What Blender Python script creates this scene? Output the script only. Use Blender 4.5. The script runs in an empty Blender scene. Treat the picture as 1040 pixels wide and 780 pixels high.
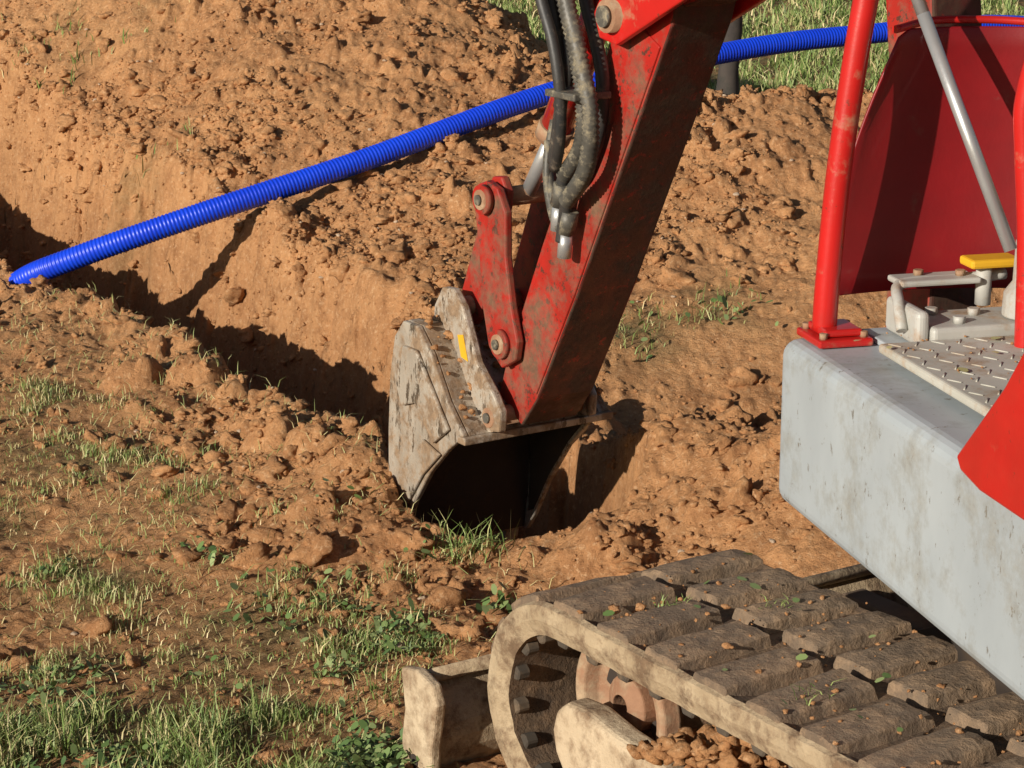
import bpy, bmesh, math, random
import numpy as np
from mathutils import Vector, Matrix
random.seed(4); rng=np.random.default_rng(7)
S=bpy.context.scene
# ---------------------------------------------------------------- helpers
def link(o): S.collection.objects.link(o); return o
def fast_mesh(name,V,F,smooth=False,mat=None,attrs=None):
    V=np.asarray(V,dtype=np.float32); F=np.asarray(F,dtype=np.int32)
    me=bpy.data.meshes.new(name); n,k=F.shape
    me.vertices.add(len(V)); me.vertices.foreach_set('co',V.ravel())
    me.loops.add(n*k); me.loops.foreach_set('vertex_index',F.ravel())
    me.polygons.add(n); me.polygons.foreach_set('loop_start',np.arange(0,n*k,k,dtype=np.int32))
    me.update(calc_edges=True)
    me.polygons.foreach_set('use_smooth',np.full(n,smooth,dtype=bool))
    if attrs:
        for a,v in attrs.items():
            at=me.attributes.new(a,'FLOAT','POINT'); at.data.foreach_set('value',np.asarray(v,dtype=np.float32))
    me.update()
    o=bpy.data.objects.new(name,me)
    if mat: me.materials.append(mat)
    return link(o)
def _h(ix,iy,s):
    n=(ix.astype(np.int64)*374761393+iy.astype(np.int64)*668265263+s*1442695041)&0xffffffff
    n=((n^(n>>13))*1274126177)&0xffffffff
    n=((n^(n>>16))*2246822519)&0xffffffff
    return ((n^(n>>15))&0xffffff)/float(0xffffff)
def vnoise(x,y,s=0):
    ix=np.floor(x);iy=np.floor(y);fx=x-ix;fy=y-iy
    fx=fx*fx*fx*(fx*(fx*6-15)+10);fy=fy*fy*fy*(fy*(fy*6-15)+10)
    a=_h(ix,iy,s);b=_h(ix+1,iy,s);c=_h(ix,iy+1,s);d=_h(ix+1,iy+1,s)
    return (a*(1-fx)+b*fx)*(1-fy)+(c*(1-fx)+d*fx)*fy
def fbm(x,y,scale,octv=4,s=0,gain=.5):
    t=0;a=1;tot=0;f=1/scale
    for i in range(octv):
        cx,sx=math.cos(.6*i),math.sin(.6*i)
        t=t+a*(vnoise((x*cx-y*sx)*f+17*i,(x*sx+y*cx)*f+5*i,s+i)-.5);tot+=a;a*=gain;f*=2.03
    return t/tot*2
def bumps(x,y,sc,s=0,prob=.7):
    X=x/sc;Y=y/sc;ix=np.floor(X);iy=np.floor(Y);out=np.zeros_like(X)
    for dx in(-1,0,1):
        for dy in(-1,0,1):
            cx=ix+dx;cy=iy+dy
            px=cx+_h(cx,cy,s);py=cy+_h(cx,cy,s+1);r=.2+.42*_h(cx,cy,s+2)**1.8
            on=_h(cx,cy,s+3)<prob
            an=_h(cx,cy,s+4)*3.14;ca,sa=np.cos(an),np.sin(an)
            ux=(X-px)*ca+(Y-py)*sa;uy=(-(X-px)*sa+(Y-py)*ca)*1.35
            d=1-(ux*ux+uy*uy)/(r*r)
            out=np.maximum(out,np.where(on,np.sqrt(np.maximum(d,0))*r,0))
    return out*sc
def sstep(a,b,x):
    t=np.clip((x-a)/(b-a),0,1);return t*t*(3-2*t)
# ---------------------------------------------------------------- terrain function
CP=[(-3,2.5,0),(-1,2.5,0),(0,2.5,0),(1,2.5,0),(3,2.5,0),(-2,4,0),(-1,4,0),(0,4,0),(1,4.2,0),(2,4,0),
(-2.2,5.5,0),(-1,5.4,0),(-.33,5.42,.09),(-.09,5.18,.04),(-2.8,7,0),(-1.6,7,.02),(-1,6.55,.05),(-.5,5.75,.06),(0,4.85,-.01),(.4,4.85,.03),
(.28,5.25,.12),(.4,5.40,.20),(.65,5.42,.23),(.95,5.44,.23),(1.4,5.5,.18),(.5,5.7,.08),(.5,6.0,-.12),(.85,6.0,-.14),(1.2,6.1,-.1),(.4,6.5,-.04),(.9,6.55,-.04),(.35,6.85,.07),(.9,6.95,.11),(1.6,7,.12),
(.3,7.5,.2),(1,7.6,.27),(.5,8.25,.42),(.9,8.6,.53),(1.4,8.7,.5),(.12,8.6,.44),(.95,10,.14),(.35,10,.34),(2,8.8,.35),
(-.45,7.1,.06),(-.3,7.7,.2),(-.55,8.25,.27),(-1.0,8.2,.12),(-1,9,.42),(-1.75,9.4,.2),(-2,10.1,.45),(-.3,9.3,.58),(-1,10,.78),(-2,10.9,.85),(-3,11.8,.9),
(0,9.9,.64),(-.5,10.7,.92),(-1.5,11.5,1.1),(-3,13,1.0),(.15,10.4,.47),(.6,10.9,.15),(0,12.3,.1),(1,12,0),(2,12,0),(-1,14,.3),(3,9,.2),(3,7,.05),
(3,5,0),(3.4,12,0),(-3.5,8,0),(-3,9.4,0),(-2.3,8.9,.0),(-4,11,.3),(-2,15,.2),(1,15,0),(3,15,0),(-4,15,.2),(-4,5,0),(.05,6.3,.02)]
CP=np.array(CP,float)
def _U(r2): return np.where(r2>1e-12,r2*np.log(np.maximum(r2,1e-12)),0)
_n=len(CP);_K=_U(((CP[:,None,:2]-CP[None,:,:2])**2).sum(-1))+np.eye(_n)*.012
_P=np.c_[np.ones(_n),CP[:,:2]];_A=np.block([[_K,_P],[_P.T,np.zeros((3,3))]])
_w=np.linalg.solve(_A,np.r_[CP[:,2],0,0,0])
def base(x,y):
    xc=np.clip(x,-4.2,3.6);yc=np.clip(y,2.3,15.2)
    z=_w[_n]+_w[_n+1]*xc+_w[_n+2]*yc
    for i in range(_n): z=z+_w[i]*_U((xc-CP[i,0])**2+(yc-CP[i,1])**2)
    out=np.maximum(np.maximum(-4-x,x-3.4),np.maximum(2.4-y,y-14.8))
    return z*(1-sstep(0,2.5,out))
TR=[(.035,5.42),(-.04,5.76),(-.60,6.92),(-1.53,8.47),(-2.71,10.32)]
def segd(x,y,P):
    best=np.full_like(x,1e9)
    for (a,b),(c,d) in zip(P[:-1],P[1:]):
        vx,vy=c-a,d-b;t=np.clip(((x-a)*vx+(y-b)*vy)/(vx*vx+vy*vy),0,1)
        best=np.minimum(best,np.hypot(x-a-t*vx,y-b-t*vy))
    return best
def trench_m(x,y):
    k=.35+.65*sstep(.3,.9,np.hypot(x+.05,y-5.35))
    return segd(x,y,TR)-.045*sstep(5.8,6.4,y)+k*(fbm(x,y,.45,3,50)*.07+fbm(x,y,.11,4,60,.65)*.05+(bumps(x,y,.12,71,.5)-.01)*.5)
def masks(x,y):
    d=trench_m(x,y)
    soil=sstep(.95,.35,d+fbm(x,y,.35,3,5)*.35)
    left=sstep(.25,-.25,x+(y-5.2)*.58)
    fg=left*sstep(5.0,4.1,y-.2*x+fbm(x,y,.6,3,11)*.6)
    patch=sstep(.0,.4,fbm(x,y,.42,4,21)+.15*fbm(x,y,.08,2,3))
    g=np.maximum(fg*(.4+.6*sstep(-.35,.15,fbm(x,y,.3,3,31))),left*patch*.55*(1-soil))
    far=sstep(11.0,12.0,y)*sstep(.1,.7,x+.25*(y-12))
    g=np.maximum(g,far)
    out=np.maximum(np.maximum(-3.2-x,x-3.2),np.maximum(2.6-y,y-14))
    g=np.maximum(g,sstep(0,.8,out))
    g=g*(1-.9*sstep(-.3,-.05,x)*sstep(5.3,5.1,y)*(y<6))
    for cx,cy,r,a in[(.35,6.9,.2,.8),(.66,7.05,.18,.7),(-2.0,10.2,.45,.3),(-1.45,8.95,.22,.45),(-1.6,10.2,.3,.3),(-.09,5.1,.07,.95),
                     (-.95,4.98,.18,.9),(-1.15,5.85,.3,.7),(-.45,5.25,.16,.3),(-.9,5.5,.2,.45),(-.25,4.95,.10,.3),(.9,11.6,.8,.8)]:
        g=np.maximum(g,a*np.exp(-((x-cx)**2+(y-cy)**2)/(r*r))*(.5+.5*sstep(-.3,.3,fbm(x,y,.15,2,77))))
    return g,soil,d
def height(x,y):
    b=base(x,y);g,soil,d=masks(x,y)
    near=sstep(30,16,np.hypot(x,y))
    rough=(.25+.75*(1-g))*near
    z=b+fbm(x,y,.9,4,1)*.05*near*(.4+.6*rough)*sstep(.2,.9,np.hypot(x,y-5.3))
    z=z+sstep(.6,.36,d)*sstep(.1,.36,d)*.03*near*sstep(5.2,5.6,y)
    amp=rough*(.3+.7*np.maximum(soil,sstep(.08,.3,b)*.95))
    clump=sstep(-.2,.4,fbm(x,y,.5,3,90))
    fine=.35+.65*sstep(-.3,.3,fbm(x,y,.35,3,96))
    wx=x+fbm(x,y,.05,3,201)*.022;wy=y+fbm(x,y,.05,3,207)*.022
    z=z+amp*fbm(x,y,.2,5,2,.62)*.06
    z=z+amp*(bumps(wx,wy,.17,10,.38)*.8*clump+bumps(wx,wy,.08,20,.45)*.9*fine+bumps(wx,wy,.034,30,.55)*.65*fine)
    z=z+near*fbm(x,y,.028,3,3,.6)*.008*(.5+.5*rough)
    far=sstep(-.25,.05,(x+.06)*.87+(y-5.4)*.48+.0)*sstep(6.0,6.8,y)
    w0=.30+.08*far;w1=.235-.12*far
    m=1-np.clip((d-w1)/(w0-w1),0,1);m=m*m*(3-2*m)
    fl=-.56+.06*fbm(x,y,.2,4,8)+bumps(x,y,.08,40,.5)
    zz=z*(1-m)+fl*m
    edge=4*m*(1-m)
    zz=zz+edge*near*(fbm(x,y,.11,3,300,.6)*.08+bumps(wx,wy,.08,310,.6)*.7)
    return zz,g,soil,m
def axis(lo,hi,step,far):
    a=[lo];
    while a[-1]<hi: a.append(a[-1]+step(a[-1]))
    up=[];s=step(a[-1]);v=a[-1]
    while v<far: s*=1.22;v+=s;up.append(v)
    dn=[];s=step(lo);v=lo
    while v>-far: s*=1.22;v-=s;dn.append(v)
    return np.array(dn[::-1]+a+up)
xs=axis(-2.35,1.75,lambda v:.0060,300);ys=axis(3.75,10.9,lambda v:.0066+.0018*max(0,v-4.5),300)
X,Y=np.meshgrid(xs,ys);Z,G,SO,M=height(X.ravel(),Y.ravel())
nx,ny=len(xs),len(ys)
idx=np.arange(nx*ny).reshape(ny,nx)
F=np.stack([idx[:-1,:-1],idx[:-1,1:],idx[1:,1:],idx[1:,:-1]],-1).reshape(-1,4)
# ---------------------------------------------------------------- materials
def newmat(name):
    m=bpy.data.materials.new(name);m.use_nodes=True;nt=m.node_tree
    return m,nt,nt.nodes,nt.links,nt.nodes['Principled BSDF']
def N(nt,t,**k):
    n=nt.nodes.new(t)
    for a,b in k.items():
        if a in n.inputs.keys(): n.inputs[a].default_value=b
        else: setattr(n,a,b)
    return n
def noise(nt,co,scale,detail=6,rough=.6):
    n=nt.nodes.new('ShaderNodeTexNoise');n.inputs['Scale'].default_value=scale;n.inputs['Detail'].default_value=detail;n.inputs['Roughness'].default_value=rough
    nt.links.new(co,n.inputs['Vector']);return n.outputs['Fac']
def ramp(nt,f,lo,hi):
    r=nt.nodes.new('ShaderNodeMapRange');r.inputs['From Min'].default_value=lo;r.inputs['From Max'].default_value=hi
    nt.links.new(f,r.inputs['Value']);return r.outputs['Result']
def mix(nt,f,a,b):
    m=nt.nodes.new('ShaderNodeMix');m.data_type='RGBA'
    for s,v in(('A',a),('B',b)):
        i=[q for q in m.inputs if q.name==s and q.type=='RGBA'][0]
        if hasattr(v,'is_linked'): nt.links.new(v,i)
        else: i.default_value=(*v,1)
    fi=[q for q in m.inputs if q.name=='Factor' and q.type=='VALUE'][0]
    if hasattr(f,'is_linked'): nt.links.new(f,fi)
    else: fi.default_value=f
    return [q for q in m.outputs if q.type=='RGBA'][0]
def mth(nt,op,a,b):
    m=nt.nodes.new('ShaderNodeMath');m.operation=op
    for i,v in enumerate((a,b)):
        if hasattr(v,'is_linked'): nt.links.new(v,m.inputs[i])
        else: m.inputs[i].default_value=v
    return m.outputs[0]
def bump(nt,h,strength,dist,prev=None):
    b=nt.nodes.new('ShaderNodeBump');b.inputs['Strength'].default_value=strength;b.inputs['Distance'].default_value=dist
    nt.links.new(h,b.inputs['Height'])
    if prev: nt.links.new(prev,b.inputs['Normal'])
    return b.outputs['Normal']
def attr(nt,n):
    a=nt.nodes.new('ShaderNodeAttribute');a.attribute_name=n;return a.outputs['Fac']
def soil_mat(name,ground=True,pale=0):
    m,nt,nd,lk,bs=newmat(name);co=N(nt,'ShaderNodeTexCoord').outputs['Object']
    c=mix(nt,ramp(nt,noise(nt,co,1.3,3),.35,.65),(.64,.335,.15),(.52,.26,.115))
    c=mix(nt,ramp(nt,noise(nt,co,14,5,.7),.46,.70),c,(.36,.17,.074))
    nf=noise(nt,co,75,4,.7)
    c=mix(nt,ramp(nt,nf,.54,.74),c,(.74,.47,.26))
    c=mix(nt,ramp(nt,nf,.42,.28),c,(.24,.115,.05))
    if pale: c=mix(nt,.6,c,(.7,.6,.46))
    if ground:
        g=attr(nt,'grassy');gm=mth(nt,'MULTIPLY',ramp(nt,g,.1,.8),ramp(nt,noise(nt,co,9,4,.7),.3,.55))
        gc=mix(nt,ramp(nt,noise(nt,co,40,4,.7),.4,.6),(.30,.22,.11),(.12,.095,.04))
        c=mix(nt,gm,c,gc)
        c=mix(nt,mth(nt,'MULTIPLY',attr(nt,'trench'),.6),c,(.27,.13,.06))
    lk.new(c,bs.inputs['Base Color']);bs.inputs['Roughness'].default_value=.95;bs.inputs['Specular IOR Level'].default_value=.12
    lk.new(bump(nt,noise(nt,co,60,6,.78),1.0,.013),bs.inputs['Normal']);return m
def paint(name,c1,c2,mud,lo,hi,rough=.4,metal=0,s1=6,s2=9,bs_=.15,bd=.004,chip=None,chlo=.62,coat=0,streak=None):
    m,nt,nd,lk,bs=newmat(name);co=N(nt,'ShaderNodeTexCoord').outputs['Object']
    if streak:
        mp=N(nt,'ShaderNodeMapping');mp.inputs['Scale'].default_value=streak;lk.new(co,mp.inputs['Vector']);co2=mp.outputs[0]
    else: co2=co
    c=mix(nt,ramp(nt,noise(nt,co2,s1,4,.6),.35,.65),c1,c2)
    if chip: c=mix(nt,ramp(nt,noise(nt,co2,38,5,.75),chlo,chlo+.03),c,chip)
    nb=noise(nt,co,s2,7,.72);mk=ramp(nt,nb,lo,hi)
    mc=mix(nt,ramp(nt,noise(nt,co,50,3,.7),.35,.65),mud,tuple(v*.65 for v in mud))
    c=mix(nt,mk,c,mc);lk.new(c,bs.inputs['Base Color'])
    r=nt.nodes.new('ShaderNodeMapRange');lk.new(mk,r.inputs['Value']);r.inputs['To Min'].default_value=rough;r.inputs['To Max'].default_value=.95
    lk.new(r.outputs[0],bs.inputs['Roughness'])
    if metal:
        q=nt.nodes.new('ShaderNodeMapRange');lk.new(mk,q.inputs['Value']);q.inputs['To Min'].default_value=metal;q.inputs['To Max'].default_value=0
        lk.new(q.outputs[0],bs.inputs['Metallic'])
    bs.inputs['Coat Weight'].default_value=coat
    n1=bump(nt,nb,bs_,bd);n2=bump(nt,noise(nt,co,120,3,.7),bs_,.0015,n1);lk.new(n2,bs.inputs['Normal']);return m
MUD=(.42,.26,.14)
M_soil=soil_mat('soil');M_clod=soil_mat('soil_clod',False);M_stone=soil_mat('stone',False,1)
M_red=paint('red_paint',(.56,.014,.012),(.44,.016,.012),MUD,.57,.73,.33,chip=(.25,.03,.02),chlo=.64,coat=.3)
M_redd=paint('shaded_red_paint',(.25,.007,.01),(.19,.007,.009),(.2,.1,.07),.62,.84,.42,coat=.1)  # same red as the machine, darkened to paint shade onto the shield
M_arm=paint('worn_red_paint',(.44,.018,.012),(.28,.02,.012),(.20,.10,.055),.44,.62,.42,chip=(.10,.03,.02),chlo=.57)
M_armd=paint('shaded_grimy_arm_face',(.11,.018,.013),(.065,.02,.014),(.10,.055,.032),.42,.6,.45,s1=9,s2=12,chip=(.28,.02,.014),chlo=.59,bs_=.4)  # underside shade painted into the red, with mud and chips on top
M_grey=paint('grey_paint',(.42,.46,.48),(.35,.385,.405),(.28,.25,.19),.50,.80,.45,s1=4,s2=8,bs_=.08,chip=(.20,.19,.17),chlo=.625,streak=(1,1,.6))
M_mat=paint('floor_mat',(.52,.50,.44),(.42,.40,.34),MUD,.5,.7,.8,s2=14)
M_steel=paint('worn_steel',(.58,.52,.43),(.32,.27,.21),(.30,.20,.12),.43,.57,.45,metal=.3,s1=9,s2=13,bs_=.6,bd=.007,chip=(.11,.085,.06),chlo=.55,streak=(1,1,.3))
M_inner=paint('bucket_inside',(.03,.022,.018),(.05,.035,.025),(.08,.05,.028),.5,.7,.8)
M_rub=paint('track_rubber',(.15,.105,.07),(.22,.155,.10),(.36,.24,.145),.44,.60,.9,s1=14,s2=18,bs_=1,bd=.014)
M_gap=paint('packed_mud',(.085,.055,.035),(.13,.085,.05),(.24,.15,.085),.44,.62,.95,s1=12,s2=18,bs_=1,bd=.016)
M_tooth=paint('track_teeth_rubber',(.05,.04,.03),(.09,.07,.05),(.22,.15,.09),.5,.7,.9)
M_side=paint('muddy_track_side',(.48,.37,.235),(.36,.265,.16),(.22,.14,.08),.45,.62,.9,s1=12,s2=18,bs_=.9,bd=.012)
M_frame=paint('muddy_frame',(.58,.46,.31),(.46,.35,.225),(.28,.18,.105),.46,.64,.85,s1=7,s2=12,bs_=.7,bd=.012)
M_under=paint('shaded_undercarriage',(.10,.07,.05),(.15,.1,.065),(.2,.13,.08),.48,.66,.9)  # frame colour darkened to stand in for shade beneath the house
M_rust=paint('rusty_wheel',(.26,.13,.07),(.38,.21,.12),(.45,.32,.2),.46,.62,.8,s1=12,s2=15,bs_=.5)
M_hose=paint('hydraulic_hose',(.03,.03,.03),(.05,.045,.04),(.22,.17,.12),.56,.7,.5,s1=20,s2=30)
M_guard=paint('hose_guard',(.13,.12,.10),(.07,.065,.055),(.32,.27,.18),.50,.64,.5,metal=.2,s1=20,s2=30)
M_chrome=paint('rod_steel',(.62,.62,.61),(.5,.5,.49),(.4,.33,.25),.62,.8,.35,metal=.6)
M_yel=paint('yellow_paint',(.75,.42,.02),(.65,.35,.02),MUD,.6,.8,.5)
M_pale=paint('pale_metal',(.5,.49,.45),(.38,.37,.33),MUD,.54,.70,.5)
M_blue=paint('blue_plastic',(.008,.05,.68),(.008,.065,.78),(.25,.22,.35),.66,.9,.38)
M_wood=paint('dark_wood',(.05,.04,.035),(.09,.07,.055),(.05,.05,.04),.5,.7,.9)
def leafmat(name,cols):
    m,nt,nd,lk,bs=newmat(name);cr=nd.new('ShaderNodeValToRGB');e=cr.color_ramp.elements
    e[0].color=(*cols[0],1);e[1].color=(*cols[-1],1)
    for i,c in enumerate(cols[1:-1]): q=e.new((i+1)/(len(cols)-1));q.color=(*c,1)
    lk.new(attr(nt,'tint'),cr.inputs['Fac']);lk.new(cr.outputs[0],bs.inputs['Base Color']);bs.inputs['Roughness'].default_value=.55;return m
M_grass=leafmat('grass_blades',[(.09,.15,.035),(.17,.26,.06),(.33,.38,.13),(.66,.54,.28)])
M_leaf=leafmat('weed_leaves',[(.07,.13,.04),(.14,.22,.06),(.29,.35,.14)])
# ---------------------------------------------------------------- ground object
ground=fast_mesh('ground',np.c_[X.ravel(),Y.ravel(),Z],F,True,M_soil,{'grassy':G,'trench':M})
# ---------------------------------------------------------------- clods
def ico(sub):
    bm=bmesh.new();bmesh.ops.create_icosphere(bm,subdivisions=sub,radius=1)
    v=np.array([p.co[:] for p in bm.verts]);f=np.array([[q.index for q in p.verts] for p in bm.faces]);bm.free();return v,f
def rotm(n):
    q=rng.normal(size=(n,4));q/=np.linalg.norm(q,axis=1)[:,None];w,x,y,z=q.T
    return np.stack([1-2*(y*y+z*z),2*(x*y-z*w),2*(x*z+y*w),2*(x*y+z*w),1-2*(x*x+z*z),2*(y*z-x*w),2*(x*z-y*w),2*(y*z+x*w),1-2*(x*x+y*y)],-1).reshape(n,3,3)
def clods(name,P,R,mat,sub=2,flat=.75,amp=.13):
    IV,IF=ico(sub)
    n=len(P);D=np.repeat(IV[None],n,0)
    for k in range(5 if sub<3 else 9):
        w=rng.normal(size=(n,1,3));w/=np.linalg.norm(w,axis=2,keepdims=True)
        fr=rng.uniform(2,7,(n,1,1)) if k<5 else rng.uniform(8,15,(n,1,1))
        D=D*(1+(amp if k<5 else .05)*np.sin((D*w).sum(-1,keepdims=True)*fr+rng.uniform(0,6,(n,1,1))))
    D=D*(1+rng.normal(size=(n,len(IV),1))*.03)
    D=D*rng.uniform(.65,1.2,(n,1,3))*R[:,None,None]
    D=np.einsum('nij,nkj->nki',rotm(n),D);D[:,:,2]*=flat
    V=(D+P[:,None,:]).reshape(-1,3);FF=(IF[None]+(np.arange(n)*len(IV))[:,None,None]).reshape(-1,3)
    return fast_mesh(name,V,FF,True,mat)
n=110000
px=rng.uniform(-2.3,1.7,n);py=3.8+6.9*rng.uniform(0,1,n)**1.15
z,g,so,m=height(px,py)
keep=(rng.uniform(0,1,n)<(.10+.75*so+.35*(z>.12))*(1-.8*g)*(.15+.85*sstep(-.2,.4,fbm(px,py,.35,3,90))))&(m<.85)&((m<.3)|(py>6))
px,py,z=px[keep],py[keep],z[keep];k=min(len(px),21000);px,py,z=px[:k],py[:k],z[:k]
R=np.minimum(.0036*rng.uniform(.014,1,k)**-.58,.036)
big=R>.012
sc=clods('soil_clods',np.c_[px,py,z+R*.2][~big],R[~big],M_clod)
bg_=clods('large_clods',np.c_[px,py,z+R*.08][big],R[big]*1.08,M_clod,3,.7,.16)
bg_.parent=sc
sel=rng.choice(k,320,replace=False)
clods('stones',np.c_[px,py,z+.004][sel],rng.uniform(.004,.012,320),M_stone,2,.6,.08)
# ---------------------------------------------------------------- grass
def blades(x,y,z,h,w,tint,lean=.6):
    n=len(x);ph=rng.uniform(0,6.283,n);bd=h*rng.uniform(.1,1,n)*lean;fa=rng.uniform(0,6.283,n)
    V=np.zeros((n,6,3))
    for i,t in enumerate((0,.55,1)):
        cx=x+np.cos(ph)*bd*t*t;cy=y+np.sin(ph)*bd*t*t;cz=z+h*t*(1-.35*t*bd/h)-.004*(i==0)
        ww=w*(1,.8,.12)[i]*.5
        V[:,2*i]=np.c_[cx-np.cos(fa)*ww,cy-np.sin(fa)*ww,cz];V[:,2*i+1]=np.c_[cx+np.cos(fa)*ww,cy+np.sin(fa)*ww,cz]
    f=np.array([[0,1,3,2],[2,3,5,4]]);FF=(f[None]+(np.arange(n)*6)[:,None,None]).reshape(-1,4)
    return V.reshape(-1,3),FF,np.repeat(tint,6)
def grass_area(n,x0,x1,y0,y1,hm,w,thr=.1,clump=.12,dry=.22):
    x=rng.uniform(x0,x1,n);y=rng.uniform(y0,y1,n);z,g,so,m=height(x,y)
    cl=sstep(-.2,.5,fbm(x,y,clump,3,130))
    k=(rng.uniform(0,1,n)<g*(.12+.88*cl))&(g>thr)&(m<.2)
    x,y,z,g,cl=x[k],y[k],z[k],g[k],cl[k];n=len(x)
    h=hm*rng.uniform(.3,1.15,n)*(.45+.65*cl)
    t=np.clip(rng.normal(.42,.2,n)+.5*(rng.uniform(0,1,n)<dry)+.2*fbm(x,y,.4,2,140),0,1)
    return blades(x,y,z,h,w*rng.uniform(.6,1.3,n),t,.9)
parts=[grass_area(165000,-1.6,.2,3.75,6.6,.038,.0026,dry=.36),grass_area(14000,-1.2,-.3,3.75,4.2,.08,.003,dry=.3),grass_area(14000,-.4,.9,5.6,7.3,.06,.003,.25),
       grass_area(16000,-2.6,-1,8.4,11.2,.07,.006,.12),grass_area(60000,-.3,3.6,10.8,18,.12,.010),grass_area(12000,3.0,7,8,22,.14,.02)]
n=150;x=rng.normal(-.11,.045,n);y=rng.normal(5.09,.03,n);z=height(x,y)[0]
parts.append(blades(x,y,np.maximum(z,-.02),rng.uniform(.02,.085,n),np.full(n,.003),rng.uniform(.1,.9,n),1.3))
n=5000;x=rng.uniform(-1.6,.1,n);y=rng.uniform(4.0,7.5,n);z,g,so,m=height(x,y);k=(m<.2)&(x+(y-5.2)*.58<.0);x,y,z=x[k],y[k],z[k]
parts.append(blades(x,y,z+.004,rng.uniform(.01,.045,len(x)),np.full(len(x),.0022),rng.uniform(.6,1,len(x)),2.4))
Vs=[];Fs=[];Ts=[];o=0
for a,b,c in parts: Vs.append(a);Fs.append(b+o);Ts.append(c);o+=len(a)
fast_mesh('grass',np.concatenate(Vs),np.concatenate(Fs),True,M_grass,{'tint':np.concatenate(Ts)})
def leaves(x,y,z,r,tint,tilt=.5):
    n=len(x);a=np.linspace(0,2*math.pi,8)[:-1];L=np.c_[np.cos(a)*1.2,np.sin(a)*.85,np.cos(a)**2*-.12]
    Rz=rng.uniform(0,6.283,n);ax=rng.normal(0,tilt,n);ay=rng.normal(0,tilt,n)
    V=np.repeat(L[None],n,0)*r[:,None,None]
    x1=V[:,:,0]*np.cos(Rz)[:,None]-V[:,:,1]*np.sin(Rz)[:,None];y1=V[:,:,0]*np.sin(Rz)[:,None]+V[:,:,1]*np.cos(Rz)[:,None]
    z1=V[:,:,2]+x1*ax[:,None]+y1*ay[:,None]
    V=np.stack([x1+x[:,None],y1+y[:,None],z1+z[:,None]],-1)
    return V.reshape(-1,3),(np.arange(7)[None]+(np.arange(n)*7)[:,None]),np.repeat(tint,7)
n=60000;x=rng.uniform(-1.3,-.05,n);y=rng.uniform(3.75,5.3,n);z,g,so,m=height(x,y)
cl=sstep(-.05,.4,fbm(x,y,.22,3,170));k=(rng.uniform(0,1,n)<g*cl*.5)&(m<.2)&(g>.25);x,y,z=x[k],y[k],z[k]
A=leaves(x,y,z+rng.uniform(.003,.03,len(x)),rng.uniform(.0032,.0088,len(x)),rng.uniform(0,1,len(x)))
xs2=[];
for cx,cy,cn,s in[(-.03,4.80,36,.02),(-.2,5.02,10,.04),(-.42,5.3,14,.04),(.67,7.0,26,.06),(.42,6.85,16,.08),(-.55,4.75,30,.06),(-.45,4.9,14,.05)]:
    for i in range(cn): xs2.append((random.gauss(cx,s),random.gauss(cy,s),abs(random.gauss(.02,.02))))
q=np.array(xs2);zz=height(q[:,0],q[:,1])[0]
B=leaves(q[:,0],q[:,1],zz+q[:,2],rng.uniform(.004,.011,len(q)),rng.uniform(.3,1,len(q)),.7)
fast_mesh('weeds',np.r_[A[0],B[0]],np.r_[A[1],B[1]+len(A[0])],True,M_leaf,{'tint':np.r_[A[2],B[2]]})
# ---------------------------------------------------------------- part builders
class Fr:
    def __init__(s,o,f,r):
        s.o=Vector(o);s.f=Vector(f).normalized();s.r=Vector(r).normalized();s.u=Vector((0,0,1))
    def __call__(s,f,r,z): return s.o+s.f*f+s.r*r+s.u*z
root=bpy.data.objects.new('excavator',None);root.location=(.9,3.5,0);link(root)
def part(o,bev=0,seg=2,smooth=False,parent=root):
    if bev:
        b=o.modifiers.new('b','BEVEL');b.width=bev;b.segments=seg;b.limit_method='ANGLE';b.angle_limit=math.radians(35)
    if smooth:
        for p in o.data.polygons:p.use_smooth=True
    if parent: o.parent=parent;o.matrix_parent_inverse=Matrix.Translation(-Vector(parent.location))
    return o
def bmobj(name,bm,mat):
    bmesh.ops.recalc_face_normals(bm,faces=bm.faces)
    me=bpy.data.meshes.new(name);bm.to_mesh(me);bm.free();me.materials.append(mat)
    return link(bpy.data.objects.new(name,me))
def prism(name,fr,prof,r0,r1,mat,bev=.004,seg=2,holes=None):
    bm=bmesh.new();a=[bm.verts.new(fr(f,r0,z)) for f,z in prof];b=[bm.verts.new(fr(f,r1,z)) for f,z in prof];n=len(prof)
    bm.faces.new(a);bm.faces.new(b[::-1])
    for i in range(n): bm.faces.new((a[i],b[i],b[(i+1)%n],a[(i+1)%n]))
    return part(bmobj(name,bm,mat),bev,seg)
def box(name,fr,f0,f1,r0,r1,z0,z1,mat,bev=.004,seg=2):
    return prism(name,fr,[(f0,z0),(f1,z0),(f1,z1),(f0,z1)],r0,r1,mat,bev,seg)
def smoothpath(P,n=8):
    P=[Vector(p) for p in P];Q=[P[0]*2-P[1]]+P+[P[-1]*2-P[-2]];out=[]
    for i in range(1,len(Q)-2):
        for k in range(n):
            t=k/n;a,b,c,d=Q[i-1:i+3]
            out.append(.5*((2*b)+(c-a)*t+(2*a-5*b+4*c-d)*t*t+(3*b-a-3*c+d)*t**3))
    out.append(P[-1]);return out
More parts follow.
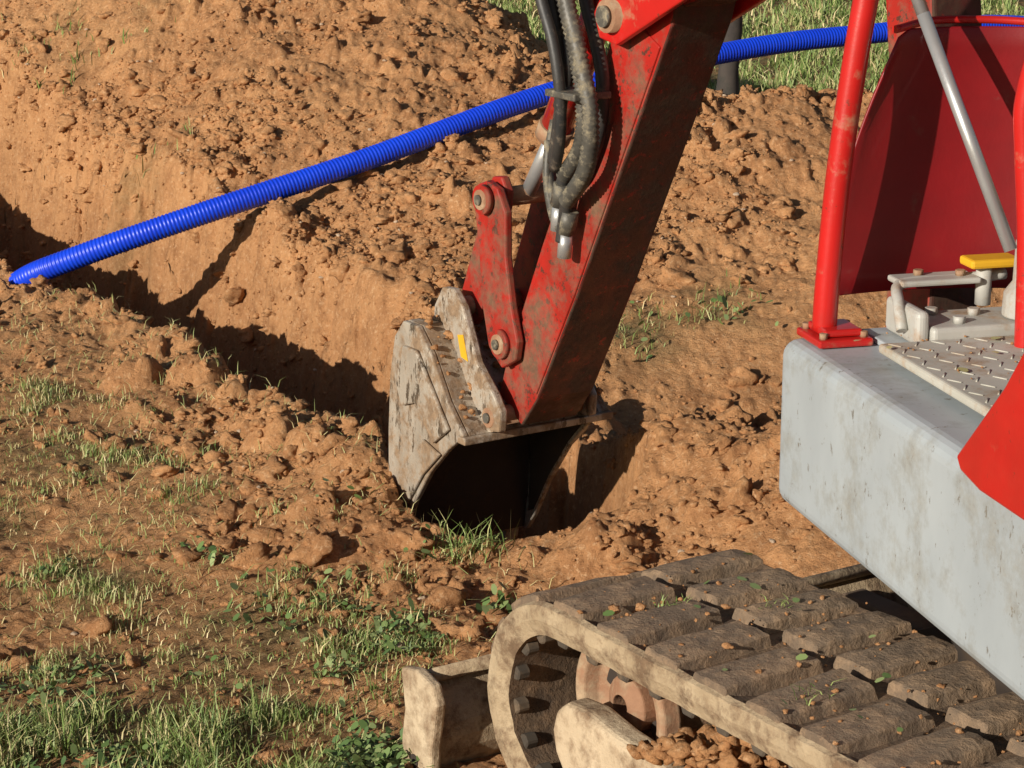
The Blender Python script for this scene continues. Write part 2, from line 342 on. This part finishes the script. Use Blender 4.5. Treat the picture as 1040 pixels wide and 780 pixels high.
def tube(name,P,rad,mat,segs=16,n=8,parent=root,cap=True):
    P=smoothpath(P,n) if n else [Vector(p) for p in P]
    bm=bmesh.new();rings=[];T=(P[1]-P[0]).normalized();U=T.orthogonal().normalized()
    for i,p in enumerate(P):
        T2=(P[min(i+1,len(P)-1)]-P[max(i-1,0)]).normalized();U=(U-T2*U.dot(T2)).normalized();W=T2.cross(U)
        r=rad(i,len(P)) if callable(rad) else rad
        rings.append([bm.verts.new(p+(U*math.cos(a)+W*math.sin(a))*r) for a in [2*math.pi*k/segs for k in range(segs)]])
    for A,Bq in zip(rings[:-1],rings[1:]):
        for k in range(segs): bm.faces.new((A[k],A[(k+1)%segs],Bq[(k+1)%segs],Bq[k]))
    if cap: bm.faces.new(rings[0]);bm.faces.new(rings[-1][::-1])
    o=bmobj(name,bm,mat);part(o,0,0,False,parent)
    for p in o.data.polygons:p.use_smooth=len(p.vertices)==4
    return o
def cyl(name,a,b,r,mat,segs=24): return tube(name,[a,b],r,mat,segs,0)
def lathe(name,c,ax,prof,mat,segs=40):
    c=Vector(c);ax=Vector(ax).normalized();U=ax.orthogonal().normalized();W=ax.cross(U);bm=bmesh.new();R=[]
    for r,h in prof: R.append([bm.verts.new(c+ax*h+(U*math.cos(2*math.pi*k/segs)+W*math.sin(2*math.pi*k/segs))*r) for k in range(segs)])
    for i in range(len(R)):
        A=R[i];Bq=R[(i+1)%len(R)]
        for k in range(segs): bm.faces.new((A[k],A[(k+1)%segs],Bq[(k+1)%segs],Bq[k]))
    return part(bmobj(name,bm,mat),.003,2)
# ---------------------------------------------------------------- tracks
T=Fr((.07,3.70,0),(-.55,.835,0),(.835,.55,0))
TL=1.3;TRr=.19
def looppt(s,off=0):
    R0=TRr;L=TL;per=2*L+2*math.pi*R0;s%=per;r=R0+off
    if s<L: return (-L+s,.21+r)
    s-=L
    if s<math.pi*R0: a=s/R0;return (math.sin(a)*r,.21+math.cos(a)*r)
    s-=math.pi*R0
    if s<L: return (-s,.21-r)
    s-=L;a=s/R0;return (-L-math.sin(a)*r,.21-math.cos(a)*r)
PER=2*TL+2*math.pi*TRr
def mktrack(r0,W):
    Nn=170;bm=bmesh.new();rings=[]
    cs=[(-.048,.004),(-.02,-.007),(.006,-.005),(.011,.006),(.004,.02),(-.002,.06),(-.002,W-.06),(.004,W-.02),(.011,W-.006),(.006,W+.005),(-.02,W+.007),(-.048,W-.004)]
    for i in range(Nn):
        s=PER*i/Nn;j=random.uniform(-.002,.002);rings.append([bm.verts.new(T(*(lambda q:(q[0],r0+rr+j,q[1]))(looppt(s,o_+(random.uniform(-.002,.004) if .01<rr<W-.01 else 0))))) for o_,rr in cs])
    for i in range(Nn):
        A=rings[i];Bq=rings[(i+1)%Nn]
        for k in range(len(cs)): bm.faces.new((A[k],A[(k+1)%len(cs)],Bq[(k+1)%len(cs)],Bq[k]))
    o=bmobj('track_belt',bm,M_side);part(o);o.data.materials.append(M_gap)
    for p in o.data.polygons:
        c=(p.center-T.o).dot(T.r)-r0
        if .008<c<W-.008:p.material_index=1
    bm=bmesh.new();NP=30;pit=PER/NP
    def lug(s,a,b,ln,h,skew,jit):
        nr=7;nf=5;top=[]
        wear=[random.uniform(-.005,.001) for _ in range(4)];jl=random.uniform(-.003,.003)
        for i in range(nf+1):
            row=[]
            for j in range(nr+1):
                u=i/nf;v=j/nr;e=(u in(0,1))or(v in(0,1))
                hh=h+random.uniform(-.002,.0015)+(wear[0]*(1-u)+wear[1]*u)*(1-v)+(wear[2]*(1-u)+wear[3]*u)*v-(.004 if e else 0)
                f,z=looppt(s+jl+(u-.5)*ln+skew*v+random.uniform(-.002,.002),hh);row.append(bm.verts.new(T(f,r0+a+(b-a)*(.02+.96*v)+random.uniform(-jit,jit),z)))
            top.append(row)
        for i in range(nf):
            for j in range(nr): bm.faces.new((top[i][j],top[i+1][j],top[i+1][j+1],top[i][j+1]))
        per=[(0,j) for j in range(nr+1)]+[(i,nr) for i in range(1,nf+1)]+[(nf,j) for j in range(nr-1,-1,-1)]+[(i,0) for i in range(nf-1,0,-1)]
        bot=[]
        for i,j in per:
            u=i/nf;v=j/nr;f,z=looppt(s+(u-.5)*ln*1.14+skew*v,-.006);bot.append(bm.verts.new(T(f,r0+a+(b-a)*v,z)))
        for q in range(len(per)):
            i,j=per[q];i2,j2=per[(q+1)%len(per)];bm.faces.new((top[i][j],top[i2][j2],bot[(q+1)%len(per)],bot[q]))
    for i in range(NP):
        lug(i*pit,.0,W*.48,pit*.64,.026,.012,.002);lug((i+.5)*pit,W*.535,W-.0,pit*.64,.026,-.012,.002)
    part(bmobj('track_lugs',bm,M_rub),.0025,1)
    bm=bmesh.new()
    for i in range(44):
        s=i*PER/44
        for a,b in((.010,.036),(W-.036,W-.010)):
            v=[]
            for ds,o_ in((-.020,-.048),(.020,-.048),(.012,-.064),(-.012,-.064)):
                f,z=looppt(s+ds,o_);v.append((f,z))
            A=[bm.verts.new(T(f,r0+a,z)) for f,z in v];C=[bm.verts.new(T(f,r0+b,z)) for f,z in v]
            bm.faces.new(A);bm.faces.new(C[::-1])
            for k in range(4): bm.faces.new((A[k],C[k],C[(k+1)%4],A[(k+1)%4]))
    part(bmobj('track_inner_teeth',bm,M_tooth),.003,1)
    for f in(-.03,-TL):
        c=T(f,r0+W/2,.215);ax=T.r
        lathe('track_wheel',c,ax,[(.122,-.105),(.13,-.10),(.134,-.07),(.12,-.055),(.12,.055),(.134,.07),(.13,.10),(.122,.105),(.105,.10),(.10,.03),(.045,.02),(.045,-.05),(.095,-.075),(.105,-.10)],M_rust)
        lathe('wheel_hub',c,ax,[(.052,-.085),(.052,.06),(.02,.07),(.02,-.10)],M_rust,24)
        for k in range(6):
            a=k*math.pi/3+.4
            p=c+Vector(T.f)*math.cos(a)*.074+Vector((0,0,1))*math.sin(a)*.074
            cyl('wheel_hole',p-ax*.0685,p-ax*.02,.019,M_inner,18)
    for k in range(1,5): cyl('bottom_roller',T(-TL*k/5,r0+.08,.11),T(-TL*k/5,r0+W-.08,.11),.055,M_rust)
    pr=[(.02,.08),(.052,.12),(.062,.16),(.05,.20),(.02,.222),(-.04,.228),(-.12,.215),(-.3,.205),(-.45,.22),(-.7,.25),(-1.0,.26),(-TL,.25),(-TL,.12)]
    prism('track_frame',T,pr,r0+.035,r0+.095,M_frame,.016,4);prism('track_frame_inner',T,pr,r0+W-.095,r0+W-.035,M_frame,.012,3)
    box('track_beam',T,-TL+.2,-.2,r0+.116,r0+W-.116,.13,.20,M_under,.01)
mktrack(0,.43);mktrack(.98,.43)
P=[];R=[]
for i in range(500):
    f=random.uniform(-1.0,.0);r=random.uniform(.0,.43);P.append(T(f,r,.21+TRr+(.001 if random.random()<.7 else .023)));R.append(random.uniform(.0012,.0045)*(1 if random.random()<.95 else 2))
for i in range(420):
    f=-.2-abs(random.gauss(.22,.14));r=random.uniform(.03,.2);h=.12*math.exp(-((f+.45)/.17)**2)*random.random();P.append(T(f,r,.215+h));R.append(random.uniform(.004,.018))
part(clods('mud_lumps',np.array([p[:] for p in P]),np.array(R),M_clod))
q=np.array([T(random.uniform(-.75,.0),random.uniform(.02,.42),.21+TRr+.028)[:] for i in range(20)])
lv=leaves(q[:,0],q[:,1],q[:,2],rng.uniform(.004,.009,len(q)),rng.uniform(.3,1,len(q)),.3)
q2=[]
for cf,cr in((-.12,.16),(-.55,.10),(-.22,.30)):
    for i in range(24): q2.append(T(cf+random.gauss(0,.012),cr+random.gauss(0,.02),.21+TRr+.016)[:])
q2=np.array(q2);gb=blades(q2[:,0],q2[:,1],q2[:,2],rng.uniform(.008,.03,len(q2)),np.full(len(q2),.0025),rng.uniform(.2,.7,len(q2)),1.5)
part(fast_mesh('stuck_leaves',lv[0],lv[1],True,M_leaf,{'tint':lv[2]}));part(fast_mesh('stuck_grass',gb[0],gb[1],True,M_grass,{'tint':gb[2]}))
box('undercarriage_frame',T,-1.0,-.3,.46,.95,.18,.36,M_under,.02)
cyl('turntable',(1.0,3.5,.38),(1.0,3.5,.497),.3,M_inner,40)
bl=[];
for k in range(9):
    t=k/8;bl.append((.36-.055*math.sin(math.pi*t),-.03+.215*t))
prof=[(f,z) for f,z in bl]+[(f-.022,z) for f,z in bl[::-1]]
prism('blade_plate',T,prof,-.055,1.48,M_side,.004)
for r in(-.08,1.481): prism('blade_end_plate',T,[(.365,-.04),(.372,.06),(.36,.12),(.372,.195),(.32,.207),(.265,.195),(.25,.16),(.268,.07),(.275,-.04)],r,r+.024,M_frame,.007,3)
cyl('blade_top_rib',T(.322,-.055,.187),T(.322,1.48,.187),.013,M_side,14)
for r in(.5,.9): box('blade_arm',T,-.4,.3,r,r+.06,.10,.16,M_under,.006)
cyl('blade_pin_hole',T(.325,-.0825,.03),T(.325,-.079,.03),.013,M_inner,18)
# ---------------------------------------------------------------- house
H=Fr((.465,4.0,0),(.25,-.97,0),(.97,.25,0))     # f = towards the back of the machine
box('house_side_body',H,0,1.7,0,1.05,.50,.80,M_grey,.030,5)
box('floor_plate',H,.03,.95,.14,1.0,.801,.812,M_grey,.003)
box('floor_mat',H,.20,.72,.10,.62,.813,.830,M_mat,.006,3)
for i in range(13):
    for j in range(13):
        f=.225+i*.039;r=.12+j*.039;a=H(f-.011,r-.007,.8303);b=H(f+.011,r+.007,.8303)
        if (i+j)%2: a=H(f-.011,r+.007,.8303);b=H(f+.011,r-.007,.8303)
        cyl('tread_rib',a,b,.0015,M_mat,6)
box('post_foot',H,.005,.115,.03,.13,.802,.816,M_red,.004)
box('post_foot_step',H,.02,.10,.045,.115,.817,.83,M_red,.004)
for a,b in((.02,.043),(.1,.043),(.02,.117),(.1,.117)): cyl('bolt',H(a,b,.816),H(a,b,.826),.007,M_rust,6)
b0=H(.055,.062,.82)
tube('canopy_post',[b0,b0+Vector((.004,0,.10)),b0+Vector((.016,.0,.28)),b0+Vector((.038,.0,.48)),b0+Vector((.062,.0,.66)),b0+Vector((.095,0,1.0)),b0+Vector((.12,0,1.30)),b0+Vector((.16,-.07,1.42)),b0+Vector((.4,-1.0,1.45))],.0215,M_red,20)
tube('canopy_post',[H(.06,.98,.82),H(.06,.97,1.5),H(.08,.96,2.1),H(.2,.93,2.26),H(1.2,.9,2.27)],.0235,M_red,20)
tube('rear_post',[H(1.5,.08,.8),H(1.5,.08,2.2)],.025,M_red,16,2);tube('rear_post',[H(1.5,.95,.8),H(1.5,.95,2.2)],.025,M_red,16,2)
box('canopy_roof',H,-.05,1.6,.02,1.03,2.28,2.33,M_red,.02,3)
tube('guard_rail',[H(.28,.33,.81),(.850,3.815,1.0),(.838,3.82,1.15),(.834,3.82,1.24),(.862,3.81,1.34),(.942,3.78,1.38),(1.112,3.72,1.38)],.0185,M_red,18)
bm=bmesh.new();cols=[]
for i in range(15):
    t=i/14;f=-.045+.10*(2*t-1)**2*.35+.03*t;r=.09+.38*t
    col=[]
    for j in range(13):
        s=j/12;lf=.10*(s**1.6)*(1-t)
        zt=1.325-.05*max(0,(.14-t)/.14)**2
        col.append(bm.verts.new(H(f-.02*math.sin(s*3.0),r+lf,.862+(zt-.862)*s)))
    cols.append(col)
for A,Bq in zip(cols[:-1],cols[1:]):
    for j in range(12): bm.faces.new((A[j],A[j+1],Bq[j+1],Bq[j]))
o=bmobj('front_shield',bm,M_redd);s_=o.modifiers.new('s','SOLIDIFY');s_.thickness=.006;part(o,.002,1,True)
tube('shield_edge',[H(-.012,.20,1.325),H(-.04,.28,1.335),H(-.03,.38,1.335),H(.01,.46,1.332)],.007,M_red,10)
for r,z in((.245,1.28),(.42,1.28)): cyl('shield_bolt',H(-.05,r,z),H(-.036,r,z),.008,M_pale,6)
cyl('gas_strut',(.834,3.87,.98),(.69,3.99,1.36),.0115,M_chrome,16);cyl('gas_strut_body',(.69,3.99,1.36),(.62,4.05,1.55),.0115,M_chrome,16)
box('pedal_base',H,.07,.20,.20,.50,.813,.848,M_pale,.008,3)
box('pedal_side',H,.05,.19,.175,.199,.813,.875,M_pale,.01,3)
tube('pedal_bar',[H(.15,.165,.835),H(.12,.17,.875),H(.06,.20,.895),H(.05,.30,.895),H(.05,.40,.90)],.010,M_pale,10)
box('pedal_plate',H,.02,.085,.19,.34,.893,.904,M_pale,.004)
box('yellow_pedal',H,.03,.085,.32,.415,.918,.934,M_yel,.005)
cyl('pedal_pivot',H(.06,.355,.85),H(.06,.355,.918),.014,M_pale,14)
lathe('lever_socket',H(.16,.40,.85),(0,0,1),[(.052,0),(.05,.04),(.036,.06),(.034,.13),(.022,.15),(.01,.15),(.01,0)],M_pale,24)
tube('lever',[H(.16,.40,.98),H(.17,.42,1.2),H(.19,.45,1.42)],.009,M_chrome,12,4)
for a,b in((.1,.24),(.12,.31),(.17,.26),(.09,.45)): cyl('bolt',H(a,b,.848),H(a,b,.86),.011,M_pale,6)
for a,b in((.04,.24),(.06,.31)): cyl('bolt',H(a,b,.904),H(a,b,.914),.009,M_rust,6)
prism('side_panel',H,[(.74,.80),(.755,.783),(.82,.772),(1.1,.772),(1.66,.80),(1.66,1.2),(1.1,1.2),(1.0,1.09),(.88,.94)],-.006,.02,M_red,.004)
prism('engine_cover',H,[(.98,.803),(1.0,1.15),(1.05,1.2),(1.64,1.18),(1.64,.803)],.03,1.0,M_red,.03,4)
box('seat_base',H,.74,.97,.35,.75,.832,1.05,M_inner,.02);box('seat_cushion',H,.66,1.0,.32,.78,1.052,1.14,M_inner,.03,4)
q=np.array([H(random.uniform(.1,.7),random.uniform(.05,.5),.8355)[:] for i in range(9)])
lv=leaves(q[:,0],q[:,1],q[:,2],rng.uniform(.005,.011,len(q)),rng.uniform(.6,1,len(q)),.1)
part(fast_mesh('fallen_leaves',lv[0],lv[1],True,M_grass,{'tint':lv[2]}))
P=[H(random.uniform(.02,.8),random.uniform(.12,.6),.832)[:] for i in range(90)]
part(clods('dirt_crumbs',np.array(P),rng.uniform(.0012,.003,90),M_clod))
# ---------------------------------------------------------------- boom, arm, links
A=Fr((.06,5.3,0),(-.55,.835,0),(.835,.55,0))
def beam(name,C,hs,w,mat,bev=.008,under=None,extra=None):
    pts=[Vector((f,z)) for f,z in C];up=[];dn=[]
    for i,p in enumerate(pts):
        t=(pts[min(i+1,len(pts)-1)]-pts[max(i-1,0)]).normalized();nn=Vector((-t.y,t.x));up.append(p+nn*hs[i]);dn.append(p-nn*hs[i])
    o=prism(name,A,[tuple(p) for p in up]+[tuple(p) for p in dn[::-1]],-w,w,mat,bev,3)
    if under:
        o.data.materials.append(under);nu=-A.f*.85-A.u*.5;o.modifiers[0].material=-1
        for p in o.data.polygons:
            if p.normal.dot(nu)>.6:p.material_index=1  # downward faces get the red with shade painted in
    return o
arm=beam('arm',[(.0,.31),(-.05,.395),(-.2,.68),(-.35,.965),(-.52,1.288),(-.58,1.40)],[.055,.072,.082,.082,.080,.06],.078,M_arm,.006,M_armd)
beam('arm_flange',[(-.06,.40),(-.2,.665),(-.35,.95),(-.5,1.235)],[.06,.07,.068,.066],.0825,M_arm,.003)
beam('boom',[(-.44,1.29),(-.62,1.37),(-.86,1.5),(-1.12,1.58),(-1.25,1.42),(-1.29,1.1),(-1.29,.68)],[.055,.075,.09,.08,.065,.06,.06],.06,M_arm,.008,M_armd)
for s in(-1,1): prism('boom_fork_plate',A,[(-.40,1.21),(-.46,1.20),(-.72,1.33),(-.78,1.5),(-.6,1.44),(-.42,1.32),(-.38,1.26)],s*.103,s*.121,M_red,.004)
cyl('arm_pivot_pin',A(-.45,-.14,1.26),A(-.45,.14,1.26),.034,M_rust);cyl('pin_cap',A(-.45,-.15,1.26),A(-.45,-.14,1.26),.022,M_guard)
box('swing_post',A,-1.42,-1.22,-.09,.09,.42,.72,M_red,.02)
cyl('arm_cylinder',A(-1.0,0,1.74),A(-.72,0,1.62),.04,M_red);cyl('arm_cylinder_rod',A(-.72,0,1.62),A(-.58,0,1.44),.02,M_chrome)
cyl('bucket_cylinder',A(-.30,0,1.36),A(-.065,0,.96),.036,M_red);cyl('cylinder_gland',A(-.075,0,.975),A(-.055,0,.945),.041,M_rust)
cyl('bucket_cylinder_rod',A(-.06,0,.95),A(.045,0,.80),.018,M_chrome)
box('cylinder_lug',A,-.42,-.24,-.05,.05,1.28,1.4,M_arm,.01)
for s in(-1,1):
    r0,r1=(s*.088,s*.108)
    prism('guide_link',A,[(-.066,.445),(-.01,.415),(.045,.455),(.075,.56),(.085,.68),(.105,.78),(.09,.828),(.05,.842),(.005,.83),(-.028,.78),(-.028,.68),(-.052,.56),(-.076,.49)],r0,r1,M_arm,.005)
    prism('bucket_link',A,[(.015,.82),(.02,.78),(.13,.50),(.165,.475),(.21,.49),(.215,.54),(.10,.80),(.075,.845),(.035,.85)],s*.055,s*.077,M_arm,.005)
for f,z,w in((-.015,.475,.125),(.048,.80,.13),(.17,.525,.125),(-.0,.30,.14)):
    cyl('link_pin',A(f,-w,z),A(f,w,z),.023,M_rust);cyl('pin_boss',A(f,-w+.004,z),A(f,-w+.018,z),.034,M_arm if z>.4 and z!=.525 else M_steel);cyl('pin_head',A(f,-w-.006,z),A(f,-w,z),.012,M_guard,12)
def spring(i,n): return .0175+.0022*(1 if i%2 else -1)
def hose(pts,spr=True,r=.011):
    P=[A(*p) for p in pts]
    if spr: tube('hose_guard',P,spring,M_guard,14,22)
    else: tube('hydraulic_hose',P,r,M_hose,12,10)
hose([(-.27,-.135,1.42),(-.29,-.135,1.30),(-.345,-.14,1.18),(-.375,-.14,1.08),(-.355,-.13,.98),(-.275,-.12,.90)])
hose([(-.33,-.16,1.42),(-.35,-.17,1.30),(-.40,-.17,1.18),(-.435,-.165,1.06),(-.40,-.15,.94),(-.30,-.13,.85)])
hose([(-.20,-.12,1.42),(-.22,-.12,1.30),(-.25,-.11,1.2),(-.26,-.10,1.12),(-.20,-.08,1.04)],False,.015)
hose([(-.23,-.15,1.42),(-.255,-.15,1.30),(-.295,-.15,1.2),(-.31,-.15,1.1),(-.28,-.14,1.0),(-.25,-.13,.93)],False,.014)
hose([(-.31,-.11,1.42),(-.33,-.11,1.30),(-.375,-.11,1.2),(-.40,-.11,1.12),(-.385,-.105,1.02),(-.33,-.10,.92),(-.28,-.10,.88)],False,.015)
hose([(-.24,-.18,1.42),(-.275,-.185,1.30),(-.325,-.185,1.2),(-.345,-.18,1.1),(-.325,-.165,1.0),(-.27,-.14,.92)],False,.013)
hose([(-.275,-.12,.90),(-.26,-.12,.86),(-.255,-.12,.80)],False,.014);hose([(-.30,-.13,.85),(-.285,-.125,.81),(-.275,-.125,.76)],False,.014)
for f,z in((-.262,.865),(-.288,.81)):
    cyl('hose_fitting',A(f-.01,-.12,z+.02),A(f+.004,-.12,z-.03),.021,M_guard,6);cyl('hose_fitting',A(f+.004,-.12,z-.03),A(f+.01,-.12,z-.085),.016,M_chrome,12)
tube('steel_pipe',[A(-.255,-.12,.80),A(-.22,-.11,.84),A(-.17,-.09,.92),A(-.15,-.06,1.0)],.010,M_guard,10)
tube('steel_pipe',[A(-.275,-.125,.78),A(-.235,-.12,.81),(A(-.19,-.105,.88)),A(-.165,-.085,.96)],.010,M_guard,10)
box('hose_clamp',A,-.42,-.31,-.195,-.10,1.085,1.10,M_guard,.003)
# ---------------------------------------------------------------- bucket
bp=[(.0,.265),(.07,.33),(.14,.43),(.2,.485),(.265,.485),(.305,.44),(.33,.34),(.342,.2),(.345,.05),(.36,-.12)]
W=.205
side=bp+[(.335,-.125),(.30,-.08),(.235,.03),(.15,.14),(.07,.215)]
for s in(-1,1): prism('bucket_side_plate',A,side,s*W,s*(W-.016),M_steel,.004)
bm=bmesh.new();t_=.014;V0=[];
for i,(f,z) in enumerate(bp):
    a=Vector(bp[max(i-1,0)]);b=Vector(bp[min(i+1,len(bp)-1)]);tt=(b-a).normalized();nn=Vector((tt.y,-tt.x))
    V0.append([bm.verts.new(A(f,-W+.017,z)),bm.verts.new(A(f,W-.017,z)),bm.verts.new(A(f+nn.x*t_,W-.017,z+nn.y*t_)),bm.verts.new(A(f+nn.x*t_,-W+.017,z+nn.y*t_))])
for P0,P1 in zip(V0[:-1],V0[1:]):
    for k in range(4): bm.faces.new((P0[k],P0[(k+1)%4],P1[(k+1)%4],P1[k]))
bm.faces.new(V0[0]);bm.faces.new(V0[-1][::-1])
o=bmobj('bucket_shell',bm,M_steel);part(o)
prism('bucket_shade_sheet',A,[(.03,.262),(.085,.322),(.15,.415),(.2,.46),(.26,.46),(.288,.43),(.312,.33),(.324,.2),(.327,.0),(.342,-.115),(.336,-.116),(.318,0),(.30,.3),(.25,.43),(.2,.44),(.11,.33),(.05,.26)],-W+.018,W-.019,M_inner,0)  # near-black sheet inside the shell, paints in the hollow's shade
prism('bucket_shade_cheek',A,[(.03,.25),(.06,.29),(.15,.40),(.25,.42),(.30,.3),(.318,-.07),(.295,-.06),(.23,.045),(.145,.155),(.075,.225)],W-.0185,W-.0165,M_inner,0)  # same painted shade over the inner face of one side plate
box('bucket_lip',A,-.012,.022,-W-.004,W+.004,.246,.264,M_steel,.003)
for s in(-1,1):
    prism('bucket_ear',A,[(-.045,.275),(-.05,.325),(-.02,.36),(.05,.42),(.11,.54),(.15,.575),(.2,.57),(.235,.52),(.24,.47),(.2,.45),(.13,.38),(.07,.30),(.02,.262)],s*.115,s*.137,M_steel,.005)
    prism('bucket_wear_plate',A,[(.05,.27),(.12,.35),(.19,.43),(.25,.43),(.285,.33),(.26,.28),(.2,.30),(.12,.22)],s*(W+.001),s*(W+.012),M_steel,.004)
    prism('bucket_side_cutter',A,[(.09,.20),(.17,.13),(.25,.03),(.31,-.07),(.335,-.07),(.33,.04),(.26,.13),(.17,.22)],s*(W+.001),s*(W+.01),M_steel,.004)
for k in range(4):
    r=-.16+k*.107;prism('bucket_tooth',A,[(.34,-.09),(.365,-.09),(.385,-.21),(.375,-.215)],r-.02,r+.02,M_steel,.003)
prism('bucket_sticker',A,[(.085,.415),(.115,.42),(.13,.47),(.105,.475)],-.1385,-.1375,M_yel,0)
P=[];
for i in range(220):
    f=random.uniform(.02,.27);zt=np.interp(f,[.0,.07,.14,.2,.265],[.265,.33,.43,.485,.485]);P.append(A(f,random.uniform(-.2,.2),zt+.014)[:])
part(clods('bucket_dirt',np.array(P),rng.uniform(.003,.011,220),M_clod))
# ---------------------------------------------------------------- blue pipe
PP=smoothpath([(-2.1,8.75,-.40),(-1.9,8.35,-.22),(-1.72,8.05,-.02),(-1.5,7.98,.085),(-1.07,8.05,.225),(-.52,8.3,.37),(.145,8.7,.55),(.757,9.1,.635),(1.33,9.4,.675),(2.2,9.8,.66),(3.2,10.2,.35),(4,10.6,.1)],60)
L=[0.];
for a,b in zip(PP[:-1],PP[1:]):L.append(L[-1]+(b-a).length)
L=np.array(L);C=np.array([p[:] for p in PP]);ss=np.arange(0,L[-1],.0034)
RP=[Vector((np.interp(s,L,C[:,0]),np.interp(s,L,C[:,1]),np.interp(s,L,C[:,2]))) for s in ss]
tube('corrugated_pipe',RP,lambda i,n:(.0395,.0405,.0395,.0370)[i%4],M_blue,22,0,None)
z0=float(height(np.array([.98]),np.array([10.8]))[0][0])
tube('wooden_post',[(.98,10.8,z0-.2),(.99,10.8,z0+.3),(1.01,10.81,z0+.75)],lambda i,n:.05+.004*math.sin(i*2.1),M_wood,12,5,None)
# ---------------------------------------------------------------- light, world, camera
el=math.radians(19);az=Vector((-.69,-.72)).normalized()
sd=Vector((az.x*math.cos(el),az.y*math.cos(el),math.sin(el)))
w=bpy.data.worlds.new('World');S.world=w;w.use_nodes=True;wn=w.node_tree
sky=wn.nodes.new('ShaderNodeTexSky');sky.sky_type='NISHITA';sky.sun_disc=False;sky.sun_elevation=el;sky.sun_rotation=math.atan2(sd.x,sd.y)
bg=wn.nodes['Background'];bg.inputs[1].default_value=.05;wn.links.new(sky.outputs[0],bg.inputs[0])
l=bpy.data.lights.new('sun','SUN');l.energy=5;l.angle=math.radians(.5);l.color=(1,.93,.82)
lo=bpy.data.objects.new('sun',l);lo.rotation_euler=sd.to_track_quat('Z','Y').to_euler();lo.location=(-5,-5,6);link(lo)
cam=bpy.data.cameras.new('camera');cam.sensor_width=36;cam.lens=83.08;cam.clip_end=1000
co=bpy.data.objects.new('camera',cam);co.location=(0,0,1.8);co.rotation_euler=(math.radians(74.8),0,0);link(co);S.camera=co
S.view_settings.view_transform='Standard';S.view_settings.look='None';S.view_settings.exposure=0
